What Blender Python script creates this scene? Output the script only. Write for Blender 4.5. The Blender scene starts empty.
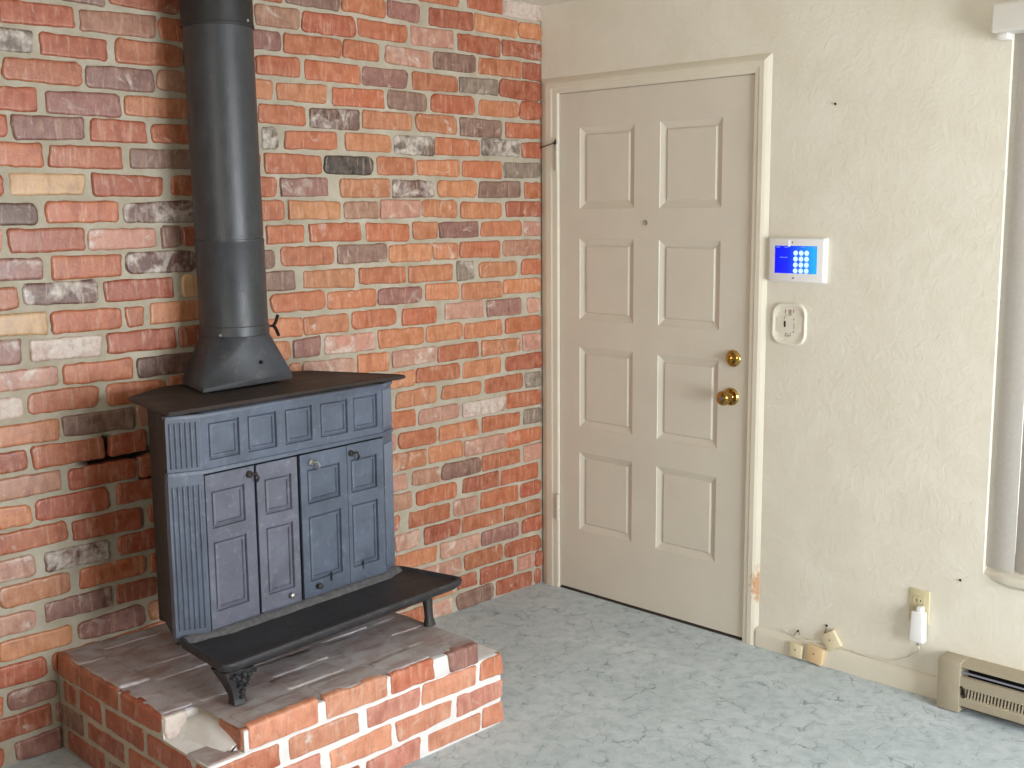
import bpy, bmesh, math, random
from mathutils import Vector, Matrix, noise
R = math.radians
scene = bpy.context.scene
COL = scene.collection

# ------------------------------------------------------------------ camera
CAM = (-3.5353, -3.2782, 1.6004)
YAW, PITCH, ROLL, FPX = 0.7747, -0.1496, -0.0081, 1146.4
cam_data = bpy.data.cameras.new('camera')
cam = bpy.data.objects.new('camera', cam_data)
COL.objects.link(cam)
fw = Vector((math.cos(PITCH) * math.cos(YAW), math.cos(PITCH) * math.sin(YAW), math.sin(PITCH)))
rt = fw.cross(Vector((0, 0, 1))).normalized()
up = rt.cross(fw)
r2 = math.cos(ROLL) * rt + math.sin(ROLL) * up
u2 = -math.sin(ROLL) * rt + math.cos(ROLL) * up
M = Matrix((r2, u2, -fw)).transposed().to_4x4()
M.translation = Vector(CAM)
cam.matrix_world = M
cam_data.sensor_fit = 'HORIZONTAL'
cam_data.sensor_width = 36.0
cam_data.lens = 36.0 * FPX / 1024.0
cam_data.clip_start = 0.05
scene.camera = cam

# ------------------------------------------------------------------ world, lights, exposure
world = bpy.data.worlds.new('sky')
scene.world = world
world.use_nodes = True
bg = world.node_tree.nodes['Background']
bg.inputs['Color'].default_value = (0.75, 0.86, 1.0, 1)
bg.inputs['Strength'].default_value = 1.0

def area(name, loc, rot, sx, sy, power, color):
    l = bpy.data.lights.new(name, 'AREA')
    l.shape = 'RECTANGLE'; l.size = sx; l.size_y = sy
    l.energy = power; l.color = color
    o = bpy.data.objects.new(name, l)
    o.location = loc; o.rotation_euler = rot
    COL.objects.link(o)
    return o
# daylight entering by the wide patio window behind the camera, by the window on
# the door wall, plus an added warm fill at an unseen left-wall window
area('daylight_patio_window', (-1.25, -5.10, 1.02), (R(90), 0, 0), 1.9, 1.5, 158, (0.92, 0.96, 1.0))
area('daylight_side_window', (0.40, -2.60, 1.35), (R(90), 0, R(90)), 1.3, 1.6, 26, (1.0, 0.97, 0.92))
area('fill_left_window', (-5.50, -2.90, 1.35), (R(90), 0, R(-90)), 1.6, 1.5, 46, (1.0, 0.90, 0.76))

vs = scene.view_settings
vs.view_transform = 'Standard'; vs.look = 'None'
vs.exposure = 0.42; vs.gamma = 1.0
vs.use_curve_mapping = False

# ------------------------------------------------------------------ helpers
def lin(h):
    h = h.lstrip('#')
    out = []
    for i in (0, 2, 4):
        c = int(h[i:i + 2], 16) / 255
        out.append(c / 12.92 if c <= .04045 else ((c + .055) / 1.055) ** 2.4)
    return tuple(out)

class NT:
    def __init__(s, name):
        s.m = bpy.data.materials.new(name); s.m.use_nodes = True
        s.t = s.m.node_tree; s.n = s.t.nodes; s.l = s.t.links
        s.b = s.n['Principled BSDF']
    def new(s, typ, ins=None, **kw):
        n = s.n.new(typ)
        for k, v in kw.items(): setattr(n, k, v)
        for k, v in (ins or {}).items(): s.set(n, k, v)
        return n
    def set(s, n, k, v):
        if hasattr(v, 'is_output'): s.l.new(v, n.inputs[k])
        elif isinstance(v, bpy.types.Node): s.l.new(v.outputs[0], n.inputs[k])
        else: n.inputs[k].default_value = v
    def pos(s, scale=(1, 1, 1)):
        g = s.new('ShaderNodeTexCoord')
        mp = s.new('ShaderNodeMapping', {'Vector': g.outputs['Object'], 'Scale': scale})
        return mp.outputs[0]
    def noise(s, vec, scale, detail=3, rough=.55, dist=0.):
        n = s.new('ShaderNodeTexNoise', {'Vector': vec, 'Scale': scale, 'Detail': detail, 'Roughness': rough, 'Distortion': dist})
        return n.outputs['Fac']
    def ramp(s, fac, a, b, lo=0., hi=1.):
        n = s.new('ShaderNodeMapRange', {'Value': fac, 'From Min': a, 'From Max': b, 'To Min': lo, 'To Max': hi})
        return n.outputs[0]
    def math(s, op, a, b=0.5):
        n = s.new('ShaderNodeMath', {0: a, 1: b}, operation=op)
        return n.outputs[0]
    def mix(s, fac, a, b, mode='MIX'):
        n = s.new('ShaderNodeMix', data_type='RGBA', blend_type=mode)
        s.set(n, 0, fac)
        for k, v in ((6, a), (7, b)):
            s.set(n, k, (*v, 1) if isinstance(v, tuple) and len(v) == 3 else v)
        return n.outputs[2]
    def bump(s, h, strength, dist=.01, normal=None):
        n = s.new('ShaderNodeBump', {'Height': h, 'Strength': strength, 'Distance': dist})
        if normal is not None: s.set(n, 'Normal', normal)
        return n.outputs[0]
    def out(s, color=None, rough=None, metal=None, normal=None, spec=None, coat=None, coat_rough=None):
        for k, v in (('Base Color', color), ('Roughness', rough), ('Metallic', metal), ('Normal', normal),
                     ('Specular IOR Level', spec), ('Coat Weight', coat), ('Coat Roughness', coat_rough)):
            if v is None: continue
            if k == 'Base Color' and isinstance(v, tuple): v = (*v, 1)
            s.set(s.b, k, v)
        return s.m

def plain(name, hexc, rough=.5, metal=0., var=.06, scale=30., bump=.0, spec=.5):
    t = NT(name); p = t.pos()
    c = lin(hexc); f = t.noise(p, scale, 4)
    col = t.mix(t.ramp(f, .3, .7), tuple(x * (1 - var) for x in c), tuple(min(1, x * (1 + var)) for x in c))
    nrm = t.bump(t.noise(p, scale * 3, 3), bump, .004) if bump else None
    return t.out(col, rough, metal, nrm, spec)

class MB:
    """collects shapes and links them as one mesh object"""
    def __init__(s): s.bm = bmesh.new()
    def box(s, x0, x1, y0, y1, z0, z1, bev=0., seg=2, mat=None):
        r = bmesh.ops.create_cube(s.bm, size=1.0)
        vs_ = r['verts']
        for v in vs_:
            v.co = Vector(((x0 + x1) / 2 + v.co.x * (x1 - x0), (y0 + y1) / 2 + v.co.y * (y1 - y0), (z0 + z1) / 2 + v.co.z * (z1 - z0)))
        if bev > 0:
            es = {e for v in vs_ for e in v.link_edges}
            r2_ = bmesh.ops.bevel(s.bm, geom=list(es), offset=bev, segments=seg, profile=.5, affect='EDGES')
            vs_ = list({v for f in r2_['faces'] for v in f.verts} | {v for v in vs_ if v.is_valid})
        if mat is not None:
            for v in vs_: v.co = mat @ v.co
        return vs_
    def loft(s, rings, cap0=True, cap1=True, closed=True):
        R_ = [[s.bm.verts.new(p) for p in ring] for ring in rings]
        n = len(R_[0])
        for a, b in zip(R_, R_[1:]):
            for i in range(n if closed else n - 1):
                j = (i + 1) % n
                try: s.bm.faces.new((a[i], a[j], b[j], b[i]))
                except ValueError: pass
        if cap0: s.bm.faces.new(R_[0][::-1])
        if cap1: s.bm.faces.new(R_[-1])
        return R_
    def lathe(s, prof, n=32, mat=Matrix.Identity(4), cap0=True, cap1=True):
        """prof: (radius, height) pairs about local z"""
        rings = [[mat @ Vector((r * math.cos(2 * math.pi * i / n), r * math.sin(2 * math.pi * i / n), h)) for i in range(n)] for r, h in prof]
        return s.loft(rings, cap0, cap1)
    def tube(s, pts, r, n=8, r_end=None):
        pts = [Vector(p) for p in pts]
        rings = []
        prev = None
        for i, p in enumerate(pts):
            d = (pts[min(i + 1, len(pts) - 1)] - pts[max(i - 1, 0)]).normalized()
            a = prev if prev is not None else (Vector((0, 0, 1)) if abs(d.z) < .9 else Vector((1, 0, 0)))
            x = (a - d * a.dot(d)).normalized(); y = d.cross(x); prev = x
            rr = r if r_end is None else r + (r_end - r) * i / (len(pts) - 1)
            rings.append([p + rr * (math.cos(2 * math.pi * k / n) * x + math.sin(2 * math.pi * k / n) * y) for k in range(n)])
        return s.loft(rings)
    def prism(s, poly, z0, z1, bev=0., mat=None):
        lo = [s.bm.verts.new((x, y, z0)) for x, y in poly]
        hi = [s.bm.verts.new((x, y, z1)) for x, y in poly]
        n = len(poly)
        s.bm.faces.new(lo[::-1]); ft = s.bm.faces.new(hi)
        for i in range(n): s.bm.faces.new((lo[i], lo[(i + 1) % n], hi[(i + 1) % n], hi[i]))
        vs_ = lo + hi
        if bev > 0:
            es = {e for f in (ft,) for e in f.edges}
            r_ = bmesh.ops.bevel(s.bm, geom=list(es), offset=bev, segments=2, profile=.5, affect='EDGES')
            vs_ = list({v for f in r_['faces'] for v in f.verts} | {v for v in vs_ if v.is_valid})
        if mat is not None:
            for v in vs_: v.co = mat @ v.co
        return vs_
    def build(s, name, mat, parent=None, loc=None, smooth=True, angle=35, mats=None):
        bmesh.ops.recalc_face_normals(s.bm, faces=s.bm.faces[:])
        me = bpy.data.meshes.new(name); s.bm.to_mesh(me); s.bm.free()
        for m in (mats or [mat]): me.materials.append(m)
        o = bpy.data.objects.new(name, me); COL.objects.link(o)
        if loc is not None: o.location = loc
        if parent is not None: o.parent = parent
        if smooth:
            me.polygons.foreach_set('use_smooth', [True] * len(me.polygons))
            me.set_sharp_from_angle(angle=R(angle))
        return o

def tag(o, label=None, cat=None, group=None, kind=None):
    if label: o['label'] = label
    if cat: o['category'] = cat
    if group: o['group'] = group
    if kind: o['kind'] = kind
    return o
def empty(name, loc, rz=0.):
    o = bpy.data.objects.new(name, None); o.empty_display_size = .05
    o.location = loc; o.rotation_euler = (0, 0, rz); COL.objects.link(o)
    return o
def structure(o): o['kind'] = 'structure'; return o

# ------------------------------------------------------------------ materials
def brick_mat():
    t = NT('old_brick'); p = t.pos()
    a = t.new('ShaderNodeAttribute', attribute_name='brick_color')
    base = a.outputs['Color']; w = a.outputs['Alpha']
    n1 = t.noise(p, 26, 5, .65); n2 = t.noise(t.pos((1, 1, 1)), 90, 3, .6); n3 = t.noise(p, 14, 4, .6, .8)
    dark = t.mix(1.0, base, (.80, .76, .74), 'MULTIPLY'); light = t.mix(.14, base, (.80, .56, .42))
    c = t.mix(t.ramp(n1, .32, .68), dark, light)
    n5 = t.noise(t.pos((1.6, 1, .55)), 17, 4, .62, .5); n6 = t.noise(t.pos((3.2, 1, .5)), 22, 4, .65, .3)
    c = t.mix(t.math('MULTIPLY', t.ramp(n5, .50, .68), .60), c, t.mix(1.0, base, (.58, .50, .50), 'MULTIPLY'))
    c = t.mix(t.math('MULTIPLY', t.ramp(n6, .53, .72), .42), c, (.64, .47, .34))
    c = t.mix(t.math('MULTIPLY', t.ramp(n2, .60, .80), .25), c, (.60, .42, .30))
    c = t.mix(t.math('MULTIPLY', t.ramp(t.noise(p, 70, 4, .7), .60, .70), .5), c, t.mix(1.0, base, (.45, .40, .40), 'MULTIPLY'))
    k = t.ramp(t.math('ADD', n3, t.math('MULTIPLY', w, .62)), .66, .80)
    k2 = t.ramp(t.noise(p, 60, 4, .65), .35, .62, .35, 1.)
    c = t.mix(t.math('MULTIPLY', t.math('MULTIPLY', k, k2), .85), c, (.60, .53, .46))
    h = t.math('ADD', t.math('MULTIPLY', n1, .6), t.math('MULTIPLY', n2, .5))
    return t.out(c, t.ramp(n1, .3, .7, .38, .62), 0., t.bump(h, .55, .004), .55, .22, .24)
def mortar_mat():
    t = NT('lime_mortar'); p = t.pos()
    n1 = t.noise(p, 9, 4, .6); n2 = t.noise(p, 120, 3, .6)
    c = t.mix(t.ramp(n1, .3, .7), lin('#9e9480'), lin('#b6ae9e'))
    c = t.mix(t.math('MULTIPLY', t.ramp(n2, .5, .75), .3), c, lin('#958a76'))
    # soot and painted-in crevice darkness where the joint opened
    g = t.new('ShaderNodeAttribute', attribute_name='soot_crevice').outputs['Fac']
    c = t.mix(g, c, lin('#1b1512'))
    return t.out(c, .9, 0., t.bump(t.math('ADD', n1, t.math('MULTIPLY', n2, .5)), .6, .004), .25)
def plaster_mat():
    t = NT('cream_plaster'); p = t.pos()
    n1 = t.noise(p, 5, 4, .6, .6); n2 = t.noise(p, 24, 5, .6, 1.2); n3 = t.noise(p, 110, 2, .5)
    c = t.mix(t.ramp(n1, .35, .65), lin('#dbd5c4'), lin('#e1dccd'))
    h = t.math('ADD', t.ramp(n2, .42, .62), t.math('MULTIPLY', n3, .25))
    return t.out(c, t.ramp(n1, .3, .7, .42, .55), 0., t.bump(h, .15, .004), .35)
def paint_mat(name, hexc, rough=.38, stain=None):
    t = NT(name); p = t.pos()
    n1 = t.noise(p, 4, 4, .6); n2 = t.noise(t.pos((60, 60, 4)), 1.0, 3, .6)
    a = lin(hexc)
    c = t.mix(t.ramp(n1, .3, .7), tuple(x * .96 for x in a), tuple(x * 1.03 for x in a))
    if stain:
        ctr, rad, sc, sh = stain
        g = t.new('ShaderNodeTexCoord')
        d = t.new('ShaderNodeVectorMath', {0: g.outputs['Object'], 1: ctr}, operation='SUBTRACT')
        d2 = t.new('ShaderNodeVectorMath', {0: d.outputs[0], 1: sc}, operation='MULTIPLY')
        ln = t.new('ShaderNodeVectorMath', {0: d2.outputs[0]}, operation='LENGTH')
        m = t.math('ADD', ln.outputs['Value'], t.math('MULTIPLY', t.math('SUBTRACT', t.noise(p, 60, 4), .5), rad * 2.2))
        c = t.mix(t.ramp(m, rad * .45, rad, .85, 0.), c, lin(sh))
    return t.out(c, rough, 0., t.bump(n2, .06, .003), .45)
def carpet_mat():
    t = NT('carved_carpet'); p = t.pos()
    wob = t.new('ShaderNodeTexNoise', {'Vector': p, 'Scale': 9., 'Detail': 3.})
    off = t.new('ShaderNodeVectorMath', {0: wob.outputs['Color'], 1: (.16, .16, 0)}, operation='MULTIPLY')
    pv = t.new('ShaderNodeVectorMath', {0: p, 1: off.outputs[0]}, operation='ADD')
    vor = t.new('ShaderNodeTexVoronoi', {'Vector': pv.outputs[0], 'Scale': 13.}, feature='DISTANCE_TO_EDGE')
    e = vor.outputs['Distance']
    gap = t.ramp(e, 0., .035, 1., 0.)
    msk = t.ramp(t.noise(p, 11, 4, .65), .47, .60)
    groove_shade = t.math('MULTIPLY', gap, msk)
    pile = t.noise(p, 330, 2, .6); blot = t.noise(p, 3.2, 4, .6, .4); mid = t.noise(p, 22, 4, .65, .5)
    c = t.mix(t.ramp(blot, .32, .68), lin('#bcc7cb'), lin('#cfd7db'))
    c = t.mix(t.math('MULTIPLY', t.ramp(mid, .42, .70), .65), c, lin('#9fb0b5'))
    c = t.mix(t.math('MULTIPLY', t.ramp(t.noise(p, 46, 4, .7, .8), .56, .74), .5), c, lin('#d9dedd'))
    c = t.mix(t.math('MULTIPLY', t.ramp(t.noise(p, 30, 5, .75, 1.2), .60, .72), .45), c, lin('#76858b'))
    c = t.mix(t.math('MULTIPLY', t.ramp(pile, .45, .75), .30), c, lin('#98a3a3'))
    c = t.mix(t.math('MULTIPLY', groove_shade, .68), c, lin('#66747b'))  # shade in the carved grooves, painted as dark lines
    h = t.math('ADD', t.math('MULTIPLY', t.ramp(e, 0., .07), .26), t.math('ADD', t.math('MULTIPLY', pile, .5), t.math('MULTIPLY', mid, .4)))
    return t.out(c, 1.0, 0., t.bump(h, .40, .006), .1)
def iron_mat(name, hexc, rough, grime='#8d8a88', amt=.10, spec=.5, rust=0.):
    t = NT(name); p = t.pos(); a = lin(hexc)
    n1 = t.noise(p, 10, 5, .65); n2 = t.noise(p, 190, 2, .6); n3 = t.noise(p, 34, 5, .7, .6)
    c = t.mix(t.ramp(n1, .3, .7), tuple(x * .75 for x in a), tuple(x * 1.3 for x in a))
    c = t.mix(t.math('MULTIPLY', t.ramp(n3, .55, .78), amt), c, lin(grime))
    if rust: c = t.mix(t.math('MULTIPLY', t.ramp(t.noise(p, 16, 5, .7, .3), .42, .62), rust), c, lin('#4a362c'))
    return t.out(c, t.ramp(n1, .3, .7, rough - .08, rough + .12), 0., t.bump(t.math('ADD', n2, n3), .22, .002), spec)

def smear_mat():
    t = NT('smeared_bedding'); p = t.pos()
    n1 = t.noise(p, 7, 5, .65, .7); n2 = t.noise(p, 45, 4, .65); n3 = t.noise(t.pos((4, 8, 8)), 2.0, 4, .6, .5)
    c = t.mix(t.ramp(n1, .35, .65), lin('#a59b98'), lin('#bfbabf'))  # raised, purplish tones stand in for light falling on the hearth top
    c = t.mix(t.math('MULTIPLY', t.ramp(n3, .46, .62), .75), c, lin('#9a817b'))
    c = t.mix(t.math('MULTIPLY', t.ramp(n2, .55, .75), .4), c, lin('#b9b3ae'))
    return t.out(c, .75, 0., t.bump(t.math('ADD', n1, n2), .35, .004), .3)
M_SMEAR = smear_mat()
M_BRICK = brick_mat(); M_MORTAR = mortar_mat()
M_LIME = plain('white_lime_mortar', '#d9d6d3', .9, var=.08, scale=14, bump=.5, spec=.3); M_PLASTER = plaster_mat()
M_CEIL = plain('ceiling_paint', '#d9d4c6', .8, var=.03, scale=40, bump=.2)
M_DOOR = paint_mat('door_paint', '#d3ccbd', .40)
M_TRIM = paint_mat('trim_paint', '#d9d2c0', .5, stain=((-.01, -1.085, .235), .055, (1.0, 1.6, .75), '#c08a5c'))
M_CARPET = carpet_mat()
M_IRON = iron_mat('stove_black_iron', '#4d5564', .46, '#9a9ca6', .30)  # black paint coloured blue-grey to carry the reflected sky
M_SIDE = iron_mat('stove_side_iron', '#2a2825', .6, '#4a4136', .3)  # darker copy of the iron, painting the stove's shaded side
M_PLATE = iron_mat('rusty_top_iron', '#2b2624', .62, '#54443a', .35, rust=.3)
M_TRAY = iron_mat('tray_iron', '#26262a', .55, '#6d6660', .35, rust=.12)
M_PIPE = iron_mat('stovepipe_black', '#333538', .38, '#56585a', .25)
M_PIPE2 = iron_mat('stovepipe_upper_black', '#1c1c1c', .5, '#333333', .2)
M_HOOD = iron_mat('hood_iron', '#33363b', .48, '#77706a', .40)
M_WIRE = plain('dark_wire', '#1d1a18', .5, .6)
M_STEEL = plain('bare_steel', '#b9b9b6', .3, .9, .05)
M_BRASS = plain('polished_brass', '#bb9a58', .14, 1., .05)
M_BLACK = plain('black_void', '#0b0a0a', .9)
M_WHITE = plain('white_plastic', '#e9e8e6', .35, var=.02)
M_CREAM = plain('cream_plastic', '#d9ccaa', .5, var=.05)
M_TAN = plain('tan_plastic', '#d6b98f', .55, var=.05)
M_ALMOND = plain('almond_plate', '#c8bd98', .45, var=.03)
M_HEATER = plain('heater_enamel', '#a0957f', .5, var=.04)
M_FIN = plain('aluminium_fin', '#b7ab95', .4, .3, .05)
M_VINYL = plain('window_vinyl', '#d9d6cf', .4, var=.02)

# ------------------------------------------------------------------ brick laying
PAL = {'O': '#ac5c34', 'o': '#b97449', 'R': '#9e4a29', 'n': '#cb8565', 'N': '#c06c48', 'Q2': '#b3705b', 'B': '#7a5a4e', 'P': '#875850', 'D': '#583c35', 'K': '#1b1918',  # n, N, Q: hearth bricks made paler and pinker for the stronger light there
       'W': '#b5968a', 'C': '#cfa67a', 'G': '#77695d', 'T': '#a07058', 'S': '#b8836f', 'V': '#5a3833', 'U': '#5b5249',
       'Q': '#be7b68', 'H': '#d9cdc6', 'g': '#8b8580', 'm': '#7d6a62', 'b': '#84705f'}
WHT = {'W': .55, 'S': .22, 'V': .36, 'U': .36, 'G': .16, 'P': .10, 'B': .06, 'o': .08, 'O': .02, 'R': .04, 'T': .06, 'C': .0, 'D': .1, 'K': 0., 'Q': .08, 'n': .10, 'N': .06, 'H': .4, 'g': .1, 'm': .1, 'b': .1}
class Bricks:
    def __init__(s, seed): s.v = []; s.f = []; s.c = []; s.r = random.Random(seed)
    def add(s, fr, u0, u1, w0, w1, kind, depth=.02, proud=0., rad=None, wht=None, jit=.0021):
        """one brick on the face fr(u, w, d): rounded worn outline, bevelled front, sunk back"""
        r = s.r
        L, H = u1 - u0, w1 - w0
        rad = rad if rad is not None else r.choice((.008, .010, .014, .019))
        rad = min(rad, L * .4, H * .45)
        pts = []
        for cx, cy, a0 in ((u1 - rad, w1 - rad, 0), (u0 + rad, w1 - rad, 90), (u0 + rad, w0 + rad, 180), (u1 - rad, w0 + rad, 270)):
            for a in (0, 30, 60, 90):
                pts.append((cx + rad * math.cos(R(a0 + a)), cy + rad * math.sin(R(a0 + a))))
            nx = 7 if (a0 in (0, 180)) else 2
            nxt = {0: (u0 + rad, w1), 90: (u0, w0 + rad), 180: (u1 - rad, w0), 270: (u1, w1 - rad)}[a0]
            p = pts[-1]
            for k in range(1, nx + 1):
                q = k / (nx + 1)
                pts.append((p[0] + (nxt[0] - p[0]) * q, p[1] + (nxt[1] - p[1]) * q))
        cj = [(r.gauss(0, jit * 1.3), r.gauss(0, jit * 1.3)) for _ in range(4)]
        ph = r.uniform(0, 100)
        out = []
        for x, y in pts:       # skew the corners a little, then roughen the outline smoothly
            q, s_ = (x - u0) / L, (y - w0) / H
            ww = (q * s_, (1 - q) * s_, (1 - q) * (1 - s_), q * (1 - s_))
            dx = sum(a * b[0] for a, b in zip(ww, cj)); dy = sum(a * b[1] for a, b in zip(ww, cj))
            k = 1.5 * jit
            e_ = 1.1 * jit
            out.append((x + dx + k * noise.noise((x * 38, y * 38, ph)) + e_ * noise.noise((x * 110, y * 110, ph + 9)), y + dy + k * noise.noise((x * 38, y * 38, ph + 50)) + e_ * noise.noise((x * 110, y * 110, ph + 77))))
        pts = out
        cx, cy = (u0 + u1) / 2, (w0 + w1) / 2
        tilt = r.gauss(0, .010); tilt2 = r.gauss(0, .012)
        pr = proud + r.gauss(0, .0012)
        base = len(s.v); n = len(pts)
        b = .005
        def ins(x, y, k):
            return cx + (x - cx) * (1 - 2 * min(k, L * .3) / L), cy + (y - cy) * (1 - 2 * min(k, H * .3) / H)
        for k, d in ((0, -depth), (0, pr - .006), (.0022, pr - .0018), (b, pr - .0002), (.0095, pr)):
            for x, y in pts:
                X, Y = ins(x, y, k)
                dd = d if d < -.01 else d + tilt * (x - cx) + tilt2 * (y - cy)
                s.v.append(fr(X, Y, dd))
        s.v.append(fr(cx, cy, pr))
        for k in range(4):
            for i in range(n):
                j = (i + 1) % n
                s.f.append((base + k * n + i, base + k * n + j, base + (k + 1) * n + j, base + (k + 1) * n + i))
        ce = base + 5 * n
        for i in range(n): s.f.append((base + 4 * n + i, base + 4 * n + (i + 1) % n, ce))
        col = lin(PAL[kind]); g = r.uniform(.86, 1.14); hs = r.gauss(0, .05)
        w = WHT[kind] if wht is None else wht
        w = max(0., w + r.uniform(-.08, .08))
        cc = (col[0] * g, col[1] * g * (1 + hs), col[2] * g * (1 + hs), w)
        s.c += [cc] * (5 * n + 1)
    def build(s, name, parent=None, mats=None):
        me = bpy.data.meshes.new(name); me.from_pydata(s.v, [], s.f)
        at = me.attributes.new('brick_color', 'FLOAT_COLOR', 'POINT')
        at.data.foreach_set('color', [x for c in s.c for x in c])
        me.materials.append(M_BRICK)
        me.polygons.foreach_set('use_smooth', [True] * len(me.polygons))
        me.update()
        bm = bmesh.new(); bm.from_mesh(me); bmesh.ops.recalc_face_normals(bm, faces=bm.faces[:]); bm.to_mesh(me); bm.free()
        o = bpy.data.objects.new(name, me); COL.objects.link(o)
        if parent: o.parent = parent
        return o

# courses of the brick wall, top to bottom; each brick: left and right end (mm left of the corner) and colour
ROWS = {
 0: "",
 1: "665,455O 408,219R 203,1W",
 2: "1353,1246O 1238,1016B 1008,813O 803,652P 608,384R 373,141o 130,1o",
 3: "2027,1878B 1860,1636R 1361,1185T 1177,954R 937,717O 698,484S 464,238R 227,2R",
 4: "2183,1971R 1953,1715T 1705,1582O 1421,1268P 1253,1018O 1009,850O 817,597S 587,365B 354,120O 108,2R",
 5: "2307,2095U 2075,1876R 1851,1632O 1365,1192O 1168,938O 929,716P 697,472O 456,252G 240,3R",
 6: "2186,1960O 1945,1730P 1721,1574T 1429,1303o 1287,1084o 1054,827O 813,626B 606,379R 357,133o 127,3R",
 7: "2307,2095R 2069,1845P 1833,1578o 1361,1178O 1158,948V 930,702o 682,475o 460,231B 209,4O",
 8: "2396,2184R 2170,1962P 1944,1766R 1746,1582O 1353,1291U 1263,1051O 1012,799o 790,595U 590,360O 343,135U 117,4R",
 9: "2300,2088O 2071,1852O 1823,1586B 1345,1114O 1106,890K 867,696O 681,463o 447,233O 228,5G",
 10: "2419,2207R 2190,1972C 1945,1722R 1688,1537O 1445,1302O 1286,1092P 1036,814o 799,599V 578,373o 362,131B 107,5O",
 11: "2326,2114D 2088,1871O 1855,1613V 1449,1277O 1261,1043o 1025,867T 858,676S 661,477o 461,235o 213,6R",
 12: "2204,1983R 1970,1752S 1732,1666B 1659,1490R 1352,1199O 1178,953O 930,722O 708,582o 577,365P 354,120o 108,6S",
 13: "2322,2110P 2084,1872O 1856,1621V 1456,1321B 1297,1075O 1058,835B 826,615o 605,480o 469,249O 232,7T",
 14: "2400,2188O 2174,1950V 1928,1703R 1672,1608C 1460,1243B 1206,985o 963,746O 732,513o 487,395G 368,151o 122,7O",
 15: "2322,2110C 2095,1878O 1862,1806O 1786,1612o 1344,1120O 1107,887o 882,669P 649,478o 462,245o 228,8o",
 16: "2400,2188P 2165,1947W 1928,1702R 1688,1525R 1430,1221o 1213,1022o 1004,799O 765,595O 553,343S 326,129P 93,8S",
 17: "2303,2091S 2073,1852O 1836,1584D 1434,1274o 1258,1144P 1126,902S 887,663o 653,459o 449,242o 218,9O",
 18: "2408,2196W 2179,1967O 1945,1742O 1282,1232o 1224,996S 983,833o 823,604S 593,373O 362,137o 119,9S",
 19: "2308,2096o 2081,1855B 1845,1798T 907,713o 703,484O 462,250o 220,10R",
 20: "2405,2193R 2181,1961O 1942,1820R 933,838o 809,602o 576,365o 342,120O 108,10G",
 21: "2312,2100T 2079,1861R 1851,1807R 850,712O 697,487S 466,228W 222,11O",
 22: "2404,2192o 2178,1958R 1929,1802R 891,813S 799,606O 596,379o 356,140O 116,11G",
 23: "2305,2093O 2074,1854R 1830,1789R 855,665o 650,469o 458,230S 219,12O",
 24: "2404,2192S 2162,1968V 1936,1808R 857,759S 739,594T 583,376B 364,142O 123,12S",
 25: "2303,2091o 2060,1847O 874,736T 720,499O 472,268R 250,31O",
 26: "2415,2203S 2173,1969P 1949,1813R 843,803R 758,544O 523,384S 373,149O 137,13R",
 27: "2313,2098o 2077,1863P 830,709S 678,486R 475,252O 234,14O",
 28: "2390,2178R 828,617o 601,381S 370,151P 133,14R",
 29: "2302,2156P 693,484S 467,248O 236,14R",
 30: "2391,2179R 658,518o 507,401R 384,183R 159,59S 47,9R",
 31: "2540,2328R 2290,2151P 660,536S 514,304B 286,73R 54,15R",
}

PITCH_Z, Z31 = .0787, -.0055
X_WEST, Y_SOUTH, Z_CEIL = -5.3, -5.0, 2.42
wall_rng = random.Random(11)
wb = Bricks(3)
def wall_frame(u, w, d): return (u, -d, w)
for k in range(0, 32):
    zc = Z31 + (31 - k) * PITCH_Z + PITCH_Z / 2
    if zc > Z_CEIL + .02: continue
    row = []
    for tok in ROWS[k].split():
        a, b = tok[:-1].split(','); row.append((-int(a) / 1000, -int(b) / 1000, tok[-1], True))
    row.sort()
    full = []
    def fill(a, b):
        """unseen stretch: ordinary bricks"""
        x = b
        while x - a > .03:
            l = wall_rng.uniform(.19, .225)
            if x - l - a < .05: l = x - a
            l = min(l, x - a)
            full.append((x - l, x, wall_rng.choice('OOoRRoOBPTS'), False)); x -= l + .015
    edge = -.004
    for a, b, t_, seen in reversed(row):
        if edge - b > .075: fill(b + .015, edge - (.015 if edge < -.01 else 0))
        full.append((a, b, t_, seen)); edge = a
    fill(X_WEST, edge - .015)
    for a, b, t_, seen in full:
        dz = wall_rng.gauss(0, .0015); hh = wall_rng.uniform(.0314, .0340)
        wb.add(wall_frame, a - .0015, b + .0015, max(zc - hh + dz, -.02), min(zc + hh + dz, Z_CEIL + .01), t_, proud=.004)
bricks_obj = wb.build('wall_left')
# mortar bed behind the bricks, joined into the same wall mesh
bm = bmesh.new()
nx, nz = 420, 190
soot_crevice = []
vs_ = []
for i in range(nx + 1):
    x = X_WEST + (0.0 - X_WEST) * i / nx
    for j in range(nz + 1):
        z = -.03 + (Z_CEIL + .04) * j / nz
        y = .0035 + .0022 * noise.noise((x * 22, 3, z * 22)) + .0016 * noise.noise((x * 70, 8, z * 70))
        s_ = 0.
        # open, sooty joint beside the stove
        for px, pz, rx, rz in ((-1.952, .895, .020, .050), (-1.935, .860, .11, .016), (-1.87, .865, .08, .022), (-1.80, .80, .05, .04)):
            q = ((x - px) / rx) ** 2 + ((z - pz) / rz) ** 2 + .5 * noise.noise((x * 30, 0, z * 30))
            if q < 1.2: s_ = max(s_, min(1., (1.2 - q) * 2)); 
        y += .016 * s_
        vs_.append(bm.verts.new((x, y, z))); soot_crevice.append(s_)
for i in range(nx):
    for j in range(nz):
        a = i * (nz + 1) + j
        bm.faces.new((vs_[a], vs_[a + nz + 1], vs_[a + nz + 2], vs_[a + 1]))
me = bpy.data.meshes.new('mortar'); bm.to_mesh(me); bm.free()
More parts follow.
